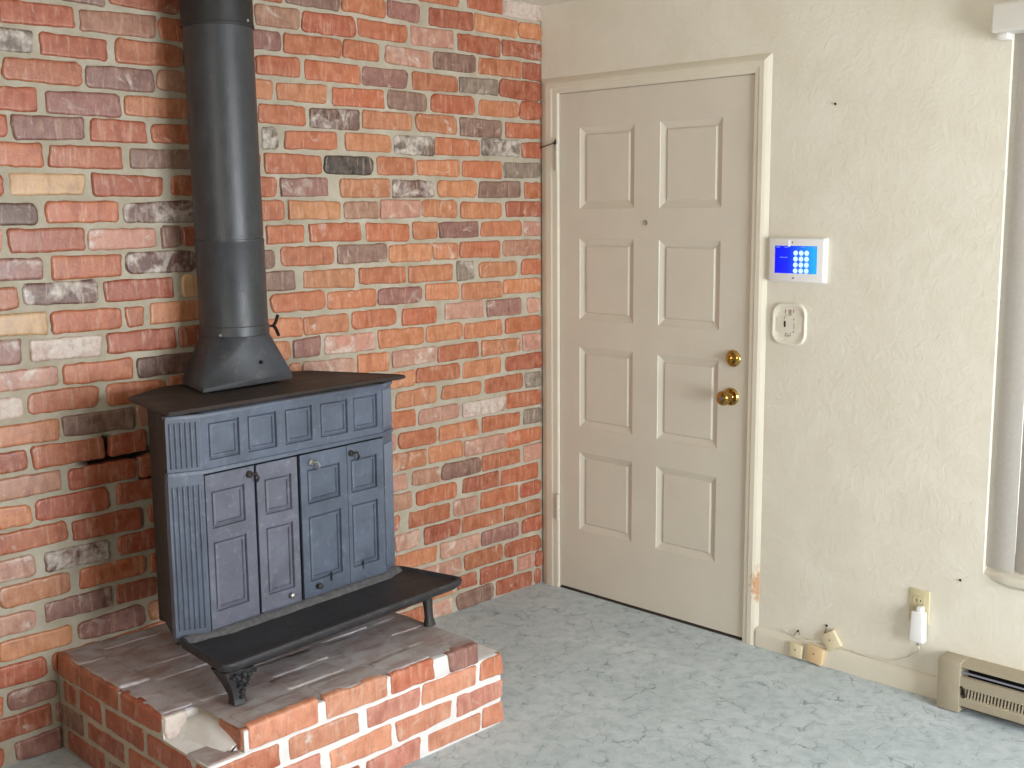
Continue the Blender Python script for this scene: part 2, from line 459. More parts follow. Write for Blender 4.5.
at = me.attributes.new('soot_crevice', 'FLOAT', 'POINT'); at.data.foreach_set('value', soot_crevice)
me.materials.append(M_MORTAR)
me.polygons.foreach_set('use_smooth', [True] * len(me.polygons))
mort = bpy.data.objects.new('mortar_bed', me); COL.objects.link(mort)
with bpy.context.temp_override(active_object=bricks_obj, object=bricks_obj, selected_objects=[bricks_obj, mort], selected_editable_objects=[bricks_obj, mort]):
    bpy.ops.object.join()
bm = bmesh.new(); bm.from_mesh(bricks_obj.data)
r_ = bmesh.ops.create_cube(bm, size=1)
for v in r_['verts']: v.co = Vector(((X_WEST - .1) / 2 + v.co.x * (-X_WEST + .3) + .05, .09 + v.co.y * .12, Z_CEIL / 2 + v.co.z * (Z_CEIL + .1)))
mi = [i for i, m in enumerate(bricks_obj.data.materials) if m == M_MORTAR][0]
for v in r_['verts']:
    for f in v.link_faces: f.material_index = mi
bm.to_mesh(bricks_obj.data); bm.free()
structure(bricks_obj)

# ------------------------------------------------------------------ room shell
DY0, DY1, DZ = -.0990, -1.0200, 2.068          # door opening
WY0, WY1, WZ0, WZ1 = -1.895, -3.30, .455, 2.15  # window opening
T = .14
def slab(mb, a, b): mb.box(a[0], b[0], a[1], b[1], a[2], b[2])
mb = MB()
for (y0, y1, z0, z1) in ((DY0, .0, -.03, Z_CEIL), (DY1, DY0, DZ, Z_CEIL), (WY0, DY1, -.03, Z_CEIL), (WY1, WY0, -.03, WZ0), (WY1, WY0, WZ1, Z_CEIL), (Y_SOUTH, WY1, -.03, Z_CEIL)):
    mb.box(0, T, y0, y1, z0, z1)
wr = mb.build('wall_right', M_PLASTER, smooth=False); structure(wr)
# rounded plaster nosing round the window: jamb bead and a bullnose sill
mb = MB()
mb.tube([(.0055 + .0012 * noise.noise((k * .7, 2, 2)), WY0 + .003, WZ0 + (WZ1 - WZ0) * k / 24) for k in range(25)], .0048, 12)
jb = mb.build('trim_2', M_PLASTER); structure(jb)
mb = MB()
prof = [(T - .02, -.02), (T - .02, .016), (-.008, .016), (-.02, .012), (-.026, .002), (-.024, -.012), (-.012, -.022), (0.001, -.03), (.02, -.03)]
mb.loft([[((x if x > .01 else .004 + (x - .004) * s_), y, WZ0 + (z if x > .03 else z * (.4 + .6 * s_))) for x, z in prof] for y, s_ in ((WY0 + .004, .02), (WY0 - .02, .18), (WY0 - .05, .6), (WY0 - .085, 1.), (WY1, 1.))])
sl = mb.build('trim_3', M_PLASTER); structure(sl)
# floor, ceiling, back walls with their own window openings
mb = MB(); mb.box(X_WEST - .1, T, Y_SOUTH - .1, .12, -.1, 0)
fl = mb.build('floor', M_CARPET, smooth=False); structure(fl)
mb = MB(); mb.box(X_WEST - .1, T, Y_SOUTH - .1, .12, Z_CEIL, Z_CEIL + .1)
ce = mb.build('ceiling', M_CEIL, smooth=False); structure(ce)
mb = MB()
for (x0, x1, z0, z1) in ((X_WEST - .1, -2.25, 0, Z_CEIL), (-.25, T, 0, Z_CEIL), (-2.25, -.25, 2.25, Z_CEIL), (-2.25, -.25, 0, .22)):
    mb.box(x0, x1, Y_SOUTH - .1, Y_SOUTH, z0, z1)
ws = mb.build('wall_back', M_PLASTER, smooth=False); structure(ws)
mb = MB()
for (y0, y1, z0, z1) in ((Y_SOUTH, -3.7, 0, Z_CEIL), (-2.1, .02, 0, Z_CEIL), (-3.7, -2.1, 0, .6), (-3.7, -2.1, 2.1, Z_CEIL)):
    mb.box(X_WEST - .1, X_WEST, y0, y1, z0, z1)
ww = mb.build('wall_west', M_PLASTER, smooth=False); structure(ww)
def glass_mat():
    t = NT('window_glass')
    tr = t.new('ShaderNodeBsdfTransparent'); gl = t.new('ShaderNodeBsdfGlossy', {'Roughness': .03})
    fr = t.new('ShaderNodeFresnel', {'IOR': 1.45})
    mx = t.new('ShaderNodeMixShader', {0: fr.outputs[0], 1: tr.outputs[0], 2: gl.outputs[0]})
    t.l.new(mx.outputs[0], t.n['Material Output'].inputs['Surface'])
    return t.m
M_GLASS = glass_mat()
def window(name, mat4, w, h):
    """frame w x h in local x-z, centred; mullion, sash lip and pane"""
    root = empty(name, (0, 0, 0)); root.matrix_world = mat4; structure(root)
    mb = MB()
    f = .05
    for x0, x1, z0, z1 in ((-w / 2, -w / 2 + f, -h / 2, h / 2), (w / 2 - f, w / 2, -h / 2, h / 2), (-w / 2 + f, w / 2 - f, h / 2 - f, h / 2), (-w / 2 + f, w / 2 - f, -h / 2, -h / 2 + f), (-.02, .02, -h / 2 + f, h / 2 - f)):
        mb.box(x0, x1, -.03, .03, z0, z1, .004)
    mb.build('window_frame', M_VINYL, root)
    mb = MB(); mb.box(-w / 2 + f, w / 2 - f, -.003, .003, -h / 2 + f, h / 2 - f)
    mb.build('pane', M_GLASS, root)
    return root
window('window_1', Matrix.Translation((.11, (WY0 + WY1) / 2, (WZ0 + WZ1) / 2)) @ Matrix.Rotation(R(90), 4, 'Z'), WY0 - WY1, WZ1 - WZ0)
window('window_2', Matrix.Translation((-1.25, Y_SOUTH - .05, 1.235)), 2.0, 2.03)
window('window_3', Matrix.Translation((X_WEST - .05, -2.9, 1.35)) @ Matrix.Rotation(R(90), 4, 'Z'), 1.6, 1.5)

# ------------------------------------------------------------------ door
door = empty('door_1', (0, 0, 0)); structure(door)
PAN_Y = ((-.207, -.484), (-.606, -.885)); PAN_Z = ((1.928, 1.608), (1.488, 1.162), (1.048, .716), (.607, .276))
XF = .001   # door face plane
mb = MB()
ys = sorted({DY0 - .003, DY1 + .003, *[y for p in PAN_Y for y in p]}); zs = sorted({.011, DZ - .003, *[z for p in PAN_Z for z in p]})
bm = mb.bm
def is_panel(ya, yb, za, zb):
    return any(abs(max(p) - yb) < 1e-6 and abs(min(p) - ya) < 1e-6 for p in PAN_Y) and any(abs(max(p) - zb) < 1e-6 and abs(min(p) - za) < 1e-6 for p in PAN_Z)
for ya, yb in zip(ys, ys[1:]):
    for za, zb in zip(zs, zs[1:]):
        def ring(i, x): return [bm.verts.new((x, y, z)) for y, z in ((ya + i, za + i), (yb - i, za + i), (yb - i, zb - i), (ya + i, zb - i))]
        if not is_panel(ya, yb, za, zb):
            bm.faces.new(ring(0, XF))
        else:
            # sticking moulding, flat recess, sloped raise and flat field
            rings = [ring(0, XF), ring(.0015, XF + .002), ring(.0245, XF + .0105), ring(.0265, XF + .0105), ring(.031, XF + .0055), ring(.033, XF + .005)]
            for a, b in zip(rings, rings[1:]):
                for i in range(4): bm.faces.new((a[i], a[(i + 1) % 4], b[(i + 1) % 4], b[i]))
            bm.faces.new(rings[-1])
bmesh.ops.remove_doubles(bm, verts=bm.verts[:], dist=1e-5)
vv = mb.box(XF + .014, XF + .042, DY1 + .003, DY0 - .003, .011, DZ - .003)
for a_, b_, c_, d_ in ((DY1 + .003, DY1 + .0032, .011, DZ - .003), (DY0 - .0032, DY0 - .003, .011, DZ - .003), (DY1 + .003, DY0 - .003, DZ - .0032, DZ - .003), (DY1 + .003, DY0 - .003, .011, .0112)):
    mb.box(XF + .0002, XF + .02, a_, b_, c_, d_)
leaf = mb.build('door_leaf', M_DOOR, door, smooth=False)
rot_in = Matrix.Rotation(R(-90), 4, 'Y')       # local z -> -x (into the room)
def at_door(y, z, x=XF): return Matrix.Translation((x, y, z)) @ rot_in
mb = MB()
mb.lathe([(.033, -.002), (.033, .004), (.029, .009), (.016, .012), (.012, .018), (.0115, .032), (.017, .036), (.0255, .043), (.0275, .052), (.025, .060), (.017, .065), (.0, .066)], 32, at_door(-.944, .920))
tag(mb.build('door_knob', M_BRASS, door), 'round polished brass knob')
mb = MB(); mb.lathe([(.009, .0), (.009, .0022), (.0, .0026)], 16, at_door(-.944, .920, XF - .066))
mb.build('knob_button', M_STEEL, door)
mb = MB()
mb.lathe([(.031, -.002), (.031, .005), (.027, .010), (.018, .014), (.0, .015)], 32, at_door(-.951, 1.062))
db = mb.build('deadbolt', M_BRASS, door)
mb = MB(); mb.box(XF - .031, XF - .013, -.956, -.946, 1.047, 1.077, .003)
mb.build('thumb_turn', M_BRASS, db)
mb = MB()
mb.lathe([(.0095, -.002), (.0095, .003), (.006, .004), (.005, .002), (.0, .0018)], 20, at_door(-.542, 1.553))
mb.build('peephole', M_STEEL, door)
for zc in (1.815, .357):
    mb = MB()
    for k in range(5):
        mb.lathe([(.0, -.0001), (.0078, 0), (.0078, .0205), (.0, .0206)], 12, Matrix.Translation((-.0145, -.0985, zc - .054 + k * .0216)))
    mb.lathe([(.0045, 0), (.0055, .003), (.0, .006)], 10, Matrix.Translation((-.0145, -.0985, zc + .054)))
    mb.build('hinge', M_DOOR, door)

# casing: two stepped jambs and a head, mitred profile, with the inner stop
def casing_profile():  # (across, out) from the opening edge outwards
    return [(0, -.02), (0, .008), (.003, .011), (.018, .012), (.022, .0145), (.040, .0145), (.050, .010), (.060, .0035), (.064, .001), (.064, -.02)]
prof = casing_profile()
mb = MB()
zt = DZ
rings = []
yL, yR = DY0, DY1
def sc(k): return k
rings.append([(-o, yL + min(a * 1.6, .0975), -.0) for a, o in prof])
rings.append([(-o, yL + min(a * 1.6, .0975), zt + a) for a, o in prof])
rings.append([(-o, yR - a, zt + a) for a, o in prof])
rings.append([(-o, yR - a, -.0) for a, o in prof])
mb.loft(rings)
trim = mb.build('trim_1', M_TRIM, smooth=False); structure(trim)
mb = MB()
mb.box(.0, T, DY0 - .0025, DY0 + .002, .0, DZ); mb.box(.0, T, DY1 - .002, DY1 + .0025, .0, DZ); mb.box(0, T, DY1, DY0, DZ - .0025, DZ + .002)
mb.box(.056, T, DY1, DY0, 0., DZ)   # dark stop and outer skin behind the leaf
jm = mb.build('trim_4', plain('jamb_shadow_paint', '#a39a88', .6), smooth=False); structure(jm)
mb = MB(); mb.box(-.002, T, DY1, DY0, .0, .006, .002)
th = mb.build('trim_5', plain('under_door_dark', '#3b332b', .7), smooth=False); structure(th)  # dark strip standing in for the shaded gap under the door
# baseboard, and its heavy paint
mb = MB()
bp = [(0.01, 0), (-.012, 0), (-.013, .05), (-.010, .066), (-.004, .074), (.01, .076)]
mb.loft([[(x, y, z) for x, z in bp] for y in (DY1 - .06, -2.4, -3.6, Y_SOUTH)])
bb = mb.build('baseboard_right', M_TRIM); structure(bb)

# ------------------------------------------------------------------ brick hearth
HX0, HX1, HXR, HY, HZ = -2.150, -1.115, -1.218, -.850, .300
CX, CY = -2.045, -.628            # the corner where the top brick broke away
mb = MB()
mb.box(HX0, HX1, HY, -.0035, .0, .232, .004)
mb.box(HX0, HXR, CY, -.0035, .231, HZ - .009, .004)
mb.box(CX, HXR, HY, CY + .004, .231, HZ - .009, .004)
# crumbled bedding mortar left in the broken corner
rr = random.Random(4)
rings = []
for q, (x0, x1, zt) in enumerate(((-2.118, -2.043, .272), (-2.100, -2.043, .284), (-2.096, -2.043, .280), (-2.088, -2.043, .270), (-2.078, -2.043, .252))):
    y = CY + .006 - q * .050
    rings.append([(x0, y, .231), (x1, y, .231), (x1, y, zt), ((x0 + x1) / 2, y + rr.uniform(-.01, .01), zt - rr.uniform(.004, .016)), (x0 + .012, y, zt - .022)])
mb.loft(rings)
hearth = mb.build('brick_hearth', None, mats=[M_LIME, M_MORTAR])
for p_ in hearth.data.polygons:
    if p_.normal.x < -.8: p_.material_index = 1  # left side gets darker mortar, shade put into the colour
tag(hearth, 'raised red brick hearth with a broken front corner under the black stove', 'hearth')
hb = Bricks(8)
fF = lambda u, w, d: (u, HY - d, w)
fL = lambda u, w, d: (HX0 - d, u, w)
fT = lambda u, w, d: (u, w, HZ - .003 + d)
fR = lambda u, w, d: (HX1 + d, u, w)
hz = lambda k: (.31 - (k - .5) * .0775)
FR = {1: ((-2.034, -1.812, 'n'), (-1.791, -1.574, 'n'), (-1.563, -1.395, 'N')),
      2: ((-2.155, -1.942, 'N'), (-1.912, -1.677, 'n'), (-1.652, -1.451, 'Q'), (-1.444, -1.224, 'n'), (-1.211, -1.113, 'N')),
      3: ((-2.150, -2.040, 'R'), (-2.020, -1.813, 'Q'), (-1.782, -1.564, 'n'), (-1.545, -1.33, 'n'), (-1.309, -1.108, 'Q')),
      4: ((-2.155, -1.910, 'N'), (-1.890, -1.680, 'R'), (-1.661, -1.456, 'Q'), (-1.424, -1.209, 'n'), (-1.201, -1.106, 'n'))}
PAL['o2'] = '#c27a5a'
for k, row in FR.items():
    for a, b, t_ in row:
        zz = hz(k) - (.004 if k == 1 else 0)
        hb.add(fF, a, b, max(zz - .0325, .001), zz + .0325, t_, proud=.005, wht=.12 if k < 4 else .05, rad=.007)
hb.add(fF, -1.336, -1.222, hz(1) - .040, hz(1) + .029, 'P', proud=.009, rad=.006, wht=.05)      # dark header brick
LF = {1: ((-.143, -.008, 'O'), (-.387, -.157, 'O'), (CY + .002, -.405, 'R')),
      2: ((-.120, -.04, 'R'), (-.278, -.138, 'R'), (-.519, -.297, 'R'), (-.770, -.541, 'R'), (-.852, -.79, 'O')),
      3: ((-.153, -.014, 'B'), (-.40, -.179, 'R'), (-.66, -.43, 'O'), (-.848, -.69, 'R')),
      4: ((-.278, -.043, 'R'), (-.545, -.30, 'B'), (-.80, -.57, 'R'))}
for k, row in LF.items():
    for a, b, t_ in row:
        zz = hz(k) - (.004 if k == 1 else 0)
        hb.add(fL, a, b, max(zz - .0325, .001), zz + .0325, t_, proud=.004, wht=.02, rad=.006)
facing = hb.build('brick_facing', hearth)
hb = Bricks(9)
for k in (2, 3, 4):
    for a in (-.62, -.40, -.18): hb.add(fR, a - .1 * (k % 2), min(a + .2 - .1 * (k % 2), -.008), max(hz(k) - .0325, .001), hz(k) + .0325, 'O', proud=.004)
hb.build('brick_facing', hearth)
hb = Bricks(10)
# whitewashed broken end of the last left-hand brick, facing the room
hb.add(lambda u, w, d: (u, CY - d, w), HX0 + .002, CX - .030, .236, HZ - .004, 'H', proud=.004, wht=.45, rad=.006, jit=.003)
hb.build('broken_brick', hearth)
hb = Bricks(12)
hb.add(lambda u, w, d: (CX - d, u, w), HY + .004, CY - .10, .233, HZ - .004, 'O', proud=.004, wht=.15, rad=.010)
hb.build('brick_facing', hearth)
cb_ = Bricks(31)
for a, b in ((HY + .002, HY + .108),):
    cb_.add(lambda u, w, d: (u, w, .2315 + d), HX0 + .002, CX - .004, a, b, 'm', proud=.002, rad=.008)
cb_.build('bedded_brick', hearth).data.materials[0] = M_SMEAR
tb = Bricks(21)
# top: a stretcher row along the front, headers along the left, smeared pavers between
for a, b, t_ in ((-2.034, -1.812, 'g'), (-1.791, -1.574, 'm'), (-1.563, -1.395, 'm')):
    tb.add(fT, a + .004, b - .004, HY + .007, HY + .098, t_, proud=.004, rad=.007, wht=.10)
tb.add(fT, -1.332, -1.226, HY + .006, HY + .20, 'm', proud=.003, rad=.006, wht=.05)
for a, b in ((-.143, -.008), (-.387, -.157), (CY + .002, -.405)):
    tb.add(fT, HX0 + .007, HX0 + .098, a + .003, b - .003, 'm', proud=.004, rad=.007, wht=.06)
y = HY + .112
i = 0
while y < -.02:
    x = HX0 + .112 - (.11 if i % 2 else 0) if y > CY else CX + .01
    x = max(x, HX0 + .112)
    while x < HXR - .05:
        l = min(tb.r.uniform(.19, .22), HXR - .012 - x)
        tb.add(fT, x, x + l, y, min(y + .098, -.006), tb.r.choice('gmgbmg'), proud=.0022, rad=.010, wht=.12)
        x += l + .014
    y += .110; i += 1
bt = tb.build('brick_top', hearth)
bt.data.materials[0] = M_SMEAR
mb = MB()
g_ = 40
P_ = [[(HX0 + .007 + (HXR - HX0 - .010) * i / g_, HY + .008 + (-.012 - HY) * j / g_) for j in range(g_ + 1)] for i in range(g_ + 1)]
V_ = {}
for i in range(g_ + 1):
    for j in range(g_ + 1):
        x, y = P_[i][j]
        V_[i, j] = mb.bm.verts.new((x, y, HZ - .0015 + .0025 * noise.noise((x * 14, y * 14, 3)) + .0015 * noise.noise((x * 45, y * 45, 5))))
for i in range(g_):
    for j in range(g_):
        x, y = P_[i][j]
        if x < CX - .008 and y < CY - .006: continue
        mb.bm.faces.new((V_[i, j], V_[i + 1, j], V_[i + 1, j + 1], V_[i, j + 1]))
mb.build('smeared_mortar', M_SMEAR, hearth)
# ledge where the right-hand row is missing: grey smeared bed
mb = MB()
n_ = 14
ring = lambda x, up_: [(x, -.846 + (.846) * j / n_, .231 + up_ + .004 * noise.noise((x * 30, j * .9, 1))) for j in range(n_ + 1)]
mb.loft([ring(HXR - .004, .030), ring(HXR + .020, .012), ring(HXR + .060, .008), ring(HX1 - .006, .006), ring(HX1 - .002, -.002)], False, False, closed=False)
mb.build('ledge_bed', M_LIME, hearth)

# ------------------------------------------------------------------ franklin stove
ST = empty('wood_stove', (-1.586, -.4475, .303), R(4.5))
tag(ST, 'black cast iron fireplace stove with folding panelled doors on the brick hearth', 'stove')
def panel_sheet(mb, us, zs, panels, yf, depth=.006, us_lim=None):
    """flat front in u-z at y = yf with recessed framed panels (u0, u1, z0, z1)"""
    bm = mb.bm
    us = sorted({*us, *[p[0] for p in panels], *[p[1] for p in panels]}); zs = sorted({*zs, *[p[2] for p in panels], *[p[3] for p in panels]})
    start = len(bm.verts)
    for ua, ub in zip(us, us[1:]):
        for za, zb in zip(zs, zs[1:]):
            def rg(i, d): return [bm.verts.new((u, yf + d, z)) for u, z in ((ua + i, za + i), (ub - i, za + i), (ub - i, zb - i), (ua + i, zb - i))]
            hit_ = any(abs(p[0] - ua) < 1e-6 and abs(p[1] - ub) < 1e-6 and abs(p[2] - za) < 1e-6 and abs(p[3] - zb) < 1e-6 for p in panels)
            if not hit_: bm.faces.new(rg(0, 0)); continue
            rs = [rg(0, 0), rg(.0015, depth), rg(.0045, depth), rg(.0075, depth * .35), rg(.014, depth * .15), rg(.0155, depth * .75), rg(.022, depth * .7)]
            for a, b in zip(rs, rs[1:]):
                for i in range(4): bm.faces.new((a[i], a[(i + 1) % 4], b[(i + 1) % 4], b[i]))
            bm.faces.new(rs[-1])
    bmesh.ops.remove_doubles(bm, verts=bm.verts[:], dist=1e-5)
UL, UR, OL, OR_ = -.342, .338, -.430, .416     # centre field and outer edges of the canted front
YFIELD, YOUT = -.034, .004
# firebox narrowing to the back
mb = MB()
mb.prism([(OL + .004, YOUT + .003), (UL, YFIELD + .02), (UR, YFIELD + .02), (OR_ - .004, YOUT + .003), (.300, .290), (-.300, .290)], .112, .750)
mb.box(-.302, -.285, .255, .290, .082, .16, .004)
mb.build('firebox', M_SIDE, ST, smooth=False)
# header with five framed panels between fluted canted ends
mb = MB()
HB, HT = .588, .757
pans = [(-.320, -.216, .622, .729), (-.187, -.084, .622, .729), (-.052, .050, .622, .729), (.082, .192, .622, .729), (.216, .318, .622, .729)]
panel_sheet(mb, [UL, UR], [HB, HT], pans, YFIELD, .0075)
mb.prism([(OL, YOUT), (UL, YFIELD + .0003), (UL, .01)], HB, HT)
mb.prism([(OR_, YOUT), (UR, .01), (UR, YFIELD + .0003)], HB, HT)
mb.prism([(OL, YOUT), (OR_, YOUT), (UR, .02), (UL, .02)], HB, HT)
def strip(mb, z0, z1, out, bev=.003):
    d = Vector((UL - OL, YFIELD - YOUT)).normalized(); nn = Vector((d.y, -d.x))
    a = out
    mb.prism([(OL - .002, YOUT + .01), (OL - .002, YOUT - a), (UL, YFIELD - a), (UR, YFIELD - a), (OR_ + .002, YOUT - a), (OR_ + .002, YOUT + .01)], z0, z1, bev)
strip(mb, HT - .010, HT, .007, .004); strip(mb, HB, HB + .012, .005, .003)
def flutes(mb, z0, z1, side, n=6):
    for k in range(n):
        q = (k + .9) / (n + .8)
        if side < 0: x, y = OL + (UL - OL) * q, YOUT + (YFIELD - YOUT) * q
        else: x, y = OR_ + (UR - OR_) * q, YOUT + (YFIELD - YOUT) * q
        mb.tube([(x, y + .0005, z0), (x, y - .0005, z0 + .006), (x, y - .0005, z1 - .006), (x, y + .0005, z1)], .0046, 8)
flutes(mb, HB + .022, HT - .022, -1); flutes(mb, HB + .022, HT - .022, 1)
header = mb.build('header', M_IRON, ST, smooth=True, angle=30)
# fluted canted pilasters
for s, o, u in ((-1, OL, UL), (1, OR_, UR)):
    mb = MB()
    mb.prism([(o, YOUT), (u, YFIELD), (u, .02), (o, .02)] if s < 0 else [(u, YFIELD), (o, YOUT), (o, .02), (u, .02)], .118, HB - .001)
    flutes(mb, .150, HB - .030, s)
    mb.build('pilaster', M_IRON, ST, angle=30)
# four folding door leaves
ZB, ZT = .138, HB - .005
LEAF = ((-.3412, -.173, (-.323, -.208), -.004, 0.), (-.164, -.020, (-.138, -.042), 0., -.006), (-.008, .180, (.018, .150), -.006, -.002), (.182, .332, (.196, .305), -.002, -.005))
M_DUST = iron_mat('stove_dusty_iron', '#585a66', .5, '#a29fa8', .40)
for i, (a, b, (pa, pb), ya, yb) in enumerate(LEAF):
    mb = MB()
    panel_sheet(mb, [a, b], [ZB, ZT], [(pa, pb, .428, .536), (pa, pb, .186, .390)], 0., .008)
    mb.box(a, b, .0085, .020, ZB, ZT)
    for v in mb.bm.verts[:]:
        q = (v.co.x - a) / (b - a); v.co.y += YFIELD - .001 + ya + (yb - ya) * q
    # edges of the sheet
    lf = mb.build('door_leaf', M_DUST if i < 2 else M_IRON, ST, smooth=False)
    mb = MB()
    yy = YFIELD - .001
    mb.box(a, b, yy + min(ya, yb) + .0006, yy + .012, ZT - .0022, ZT); mb.box(a, b, yy + min(ya, yb) + .0006, yy + .012, ZB, ZB + .0022)
    mb.box(a, a + .002, yy + ya + .0004, yy + .012, ZB, ZT); mb.box(b - .002, b, yy + yb + .0004, yy + .012, ZB, ZT)
    mb.build('rim', M_IRON, lf, smooth=False)
    Q = Matrix.Rotation(R(90), 4, 'X')
    def knob(name, u, z, mat, r=.009, l=.02):
        k = MB(); k.lathe([(r * .55, -.004), (r * .5, l * .4), (r, l * .6), (r * .9, l * .9), (0, l)], 16, Matrix.Translation((u, yy + ya, z)) @ Q)
        return k.build(name, mat, lf)
    def clip(u, z, mat):
        k = MB(); k.lathe([(.010, -.004), (.010, .006), (.006, .010), (0, .010)], 14, Matrix.Translation((u, yy + ya, z)) @ Q)
        k.tube([(u, yy + ya - .010, z), (u + .010, yy + ya - .020, z + .004), (u + .016, yy + ya - .022, z - .010), (u + .016, yy + ya - .014, z - .022)], .004, 8)
        return k.build('latch', mat, lf)
    def slit(u, z):
        k = MB(); k.box(u - .003, u + .003, yy + ya - .0012, yy + ya + .002, z - .014, z + .014, .001); return k.build('slot', M_BLACK, lf)
    if i == 0: clip(-.192, .560, M_PLATE)
    if i == 1: knob('pull_knob', -.060, .166, M_STEEL); slit(-.108, .172)
    if i == 2: clip(.032, .556, M_STEEL); knob('pull_knob', .046, .168, M_SIDE, .010, .016); slit(.100, .184)
    if i == 3: clip(.197, .556, M_SIDE); slit(.236, .186)
# black sheet painting the dark gaps between the leaves
mb = MB(); mb.box(UL + .002, UR - .002, YFIELD + .0195, YFIELD + .027, .125, HB)
mb.build('gap_backing', M_BLACK, ST, smooth=False)
# ash dusted sill under the doors
mb = MB()
rings = []
for k in range(25):
    u = OL + .01 + (OR_ - OL - .02) * k / 24
    yy = YFIELD - .004 if UL < u < UR else YFIELD + .012
    h = .004 * noise.noise((u * 22, 0, 0)); w = .006 * noise.noise((u * 30, 5, 0))
    rings.append([(u, yy + .01, .112), (u, yy + .01, .136), (u, yy - .006, .134 + h * .6), (u, yy - .016 + w, .127 + h * .6), (u, yy - .026 + w, .114)])
mb.loft(rings)
M_ASH = plain('ash_dust', '#5d5c5e', .95, var=.3, scale=60, bump=.5)
mb.build('sill', M_ASH, ST)
# overhanging top plate
mb = MB()
def rpoly(pts, rad, n=5):
    out = []
    m = len(pts)
    for i in range(m):
        p, a, b = Vector(pts[i]), Vector(pts[i - 1]), Vector(pts[(i + 1) % m])
        d1 = (a - p).normalized(); d2 = (b - p).normalized()
        s, e = p + d1 * rad, p + d2 * rad
        for k in range(n + 1):
            q = k / n
            out.append(tuple((1 - q) ** 2 * s + 2 * q * (1 - q) * p + q * q * e))
    return out
pl = rpoly([(-.436, -.020), (.470, -.020), (.350, .325), (.19, .405), (-.19, .405), (-.352, .312)], .014)
cen = Vector((0, .18))
def offs(pts, k): return [((x - math.copysign(min(abs(x), k), x)), y - k * (1 if y > .18 else -1)) for x, y in pts]
mb.loft([[(x, y, .756) for x, y in offs(pl, .010)], [(x, y, .759) for x, y in offs(pl, .002)], [(x, y, .765) for x, y in pl], [(x, y, .770) for x, y in offs(pl, .003)], [(x, y, .7715) for x, y in offs(pl, .010)], [(x, y, .769) for x, y in offs(pl, .016)]])
mb.build('top_plate', M_PLATE, ST)
# apron tray in front
mb = MB()
tr = rpoly([(-.436, .002), (-.478, -.278), (.462, -.278), (.420, .002)], .040, 6)
def tro(k, z):
    c_ = Vector((-.008, -.14))
    return [(c_.x + (x - c_.x) * (1 - k / .46), c_.y + (y - c_.y) * (1 - k / .14), z) for x, y in tr]
mb.loft([tro(.050, .098), tro(.018, .102), tro(.004, .114), tro(.0, .128), tro(.002, .134), tro(.008, .136), tro(.013, .133), tro(.018, .125), tro(.034, .121), tro(.060, .120)])
mb.build('apron_tray', M_TRAY, ST)
# ornate front legs and plain back legs
def leg(x, y, h, top, ornate):
    mb = MB()
    secs = ((1.0, 1.0), (.93, .92), (.78, .76), (.62, .58), (.51, .42), (.43, .30), (.38, .18), (.39, .08), (.43, .02), (.37, .0)) if ornate else ((.75, 1.), (.62, .85), (.52, .5), (.50, .25), (.66, .08), (.72, .0))
    rings = []
    for w, q in secs:
        rx = top * w * .5; ry = top * w * .40
        dy = (1 - q) * -.010
        ring = []
        for k in range(20):
            a = 2 * math.pi * k / 20
            f = 1 + (.10 * math.cos(5 * a) if ornate else 0)
            ring.append((x + rx * f * math.copysign(abs(math.cos(a)) ** .75, math.cos(a)), y + dy + ry * f * math.copysign(abs(math.sin(a)) ** .75, math.sin(a)), h * q))
        rings.append(ring)
    mb.loft(rings)
    if ornate:
        for dx, dz, r_ in ((-.018, .084, .008), (.018, .084, .008), (0, .072, .009), (-.010, .056, .006), (.011, .056, .006), (0, .038, .007), (-.026, .092, .006), (.026, .092, .006), (-.034, .088, .006), (.034, .090, .005), (0, .090, .008), (-.014, .070, .005), (.014, .070, .005), (0, .050, .005), (0, .022, .006)):
            ang = [(.0 + r_ * q) for q in (1, .7, .35)]
            yb = y - .40 * top * (.45 + .5 * dz / h) - .002
            mb.lathe([(r_, 0), (r_ * .95, .004), (r_ * .6, .007), (r_ * .25, .005), (0, .0055)], 12, Matrix.Translation((x + dx, yb, dz)) @ Matrix.Rotation(R(90), 4, 'X'))
    return mb.build('leg', M_TRAY if ornate else M_SIDE, ST)
leg(-.405, -.222, .104, .112, True); leg(.340, -.216, .104, .056, False)
leg(-.24, .27, .114, .070, False); leg(.24, .27, .114, .070, False)

# ------------------------------------------------------------------ stovepipe
PX, PY, PZ = -1.585, -.158, 1.0790
SP = empty('stovepipe', (PX, PY, PZ), R(4.5))
SP.rotation_euler[1] = -.014      # the pipe leans slightly
tag(SP, 'black round stovepipe rising from a flared hood on top of the stove', 'stovepipe')
PR = .1045
mb = MB()
HH = .150
corners = [(.050, .104), (-.128, .104), (-.200, -.106), (.132, -.106)]     # counter-clockwise from back right
m_ = 12
def circ(a, z): return (PR * math.cos(a), PR * math.sin(a), z)
bot, flange, top = [], [], []
for q, (x, y) in enumerate(corners):
    for k in range(m_ + 1):
        a = math.pi / 2 * (q + k / m_)
        bot.append((x, y, 0)); flange.append((x, y, .018)); top.append(circ(a, HH))
bm = mb.bm
cb0 = [bm.verts.new((x * 1.02, y * 1.02, 0)) for x, y in corners]; cb1 = [bm.verts.new((x, y, .018)) for x, y in corners]
tv = [bm.verts.new(circ(math.pi / 2 * k / m_, HH)) for k in range(4 * m_)]
bm.faces.new(cb0[::-1]); bm.faces.new(tv)
for q in range(4):
    bm.faces.new((cb0[q], cb0[(q + 1) % 4], cb1[(q + 1) % 4], cb1[q]))
    for k in range(m_): bm.faces.new((cb1[q], tv[(q * m_ + k + 1) % (4 * m_)], tv[q * m_ + k]))
    bm.faces.new((cb1[q], cb1[(q + 1) % 4], tv[((q + 1) * m_) % (4 * m_)]))
hood = mb.build('flue_hood', M_HOOD, SP, angle=25)
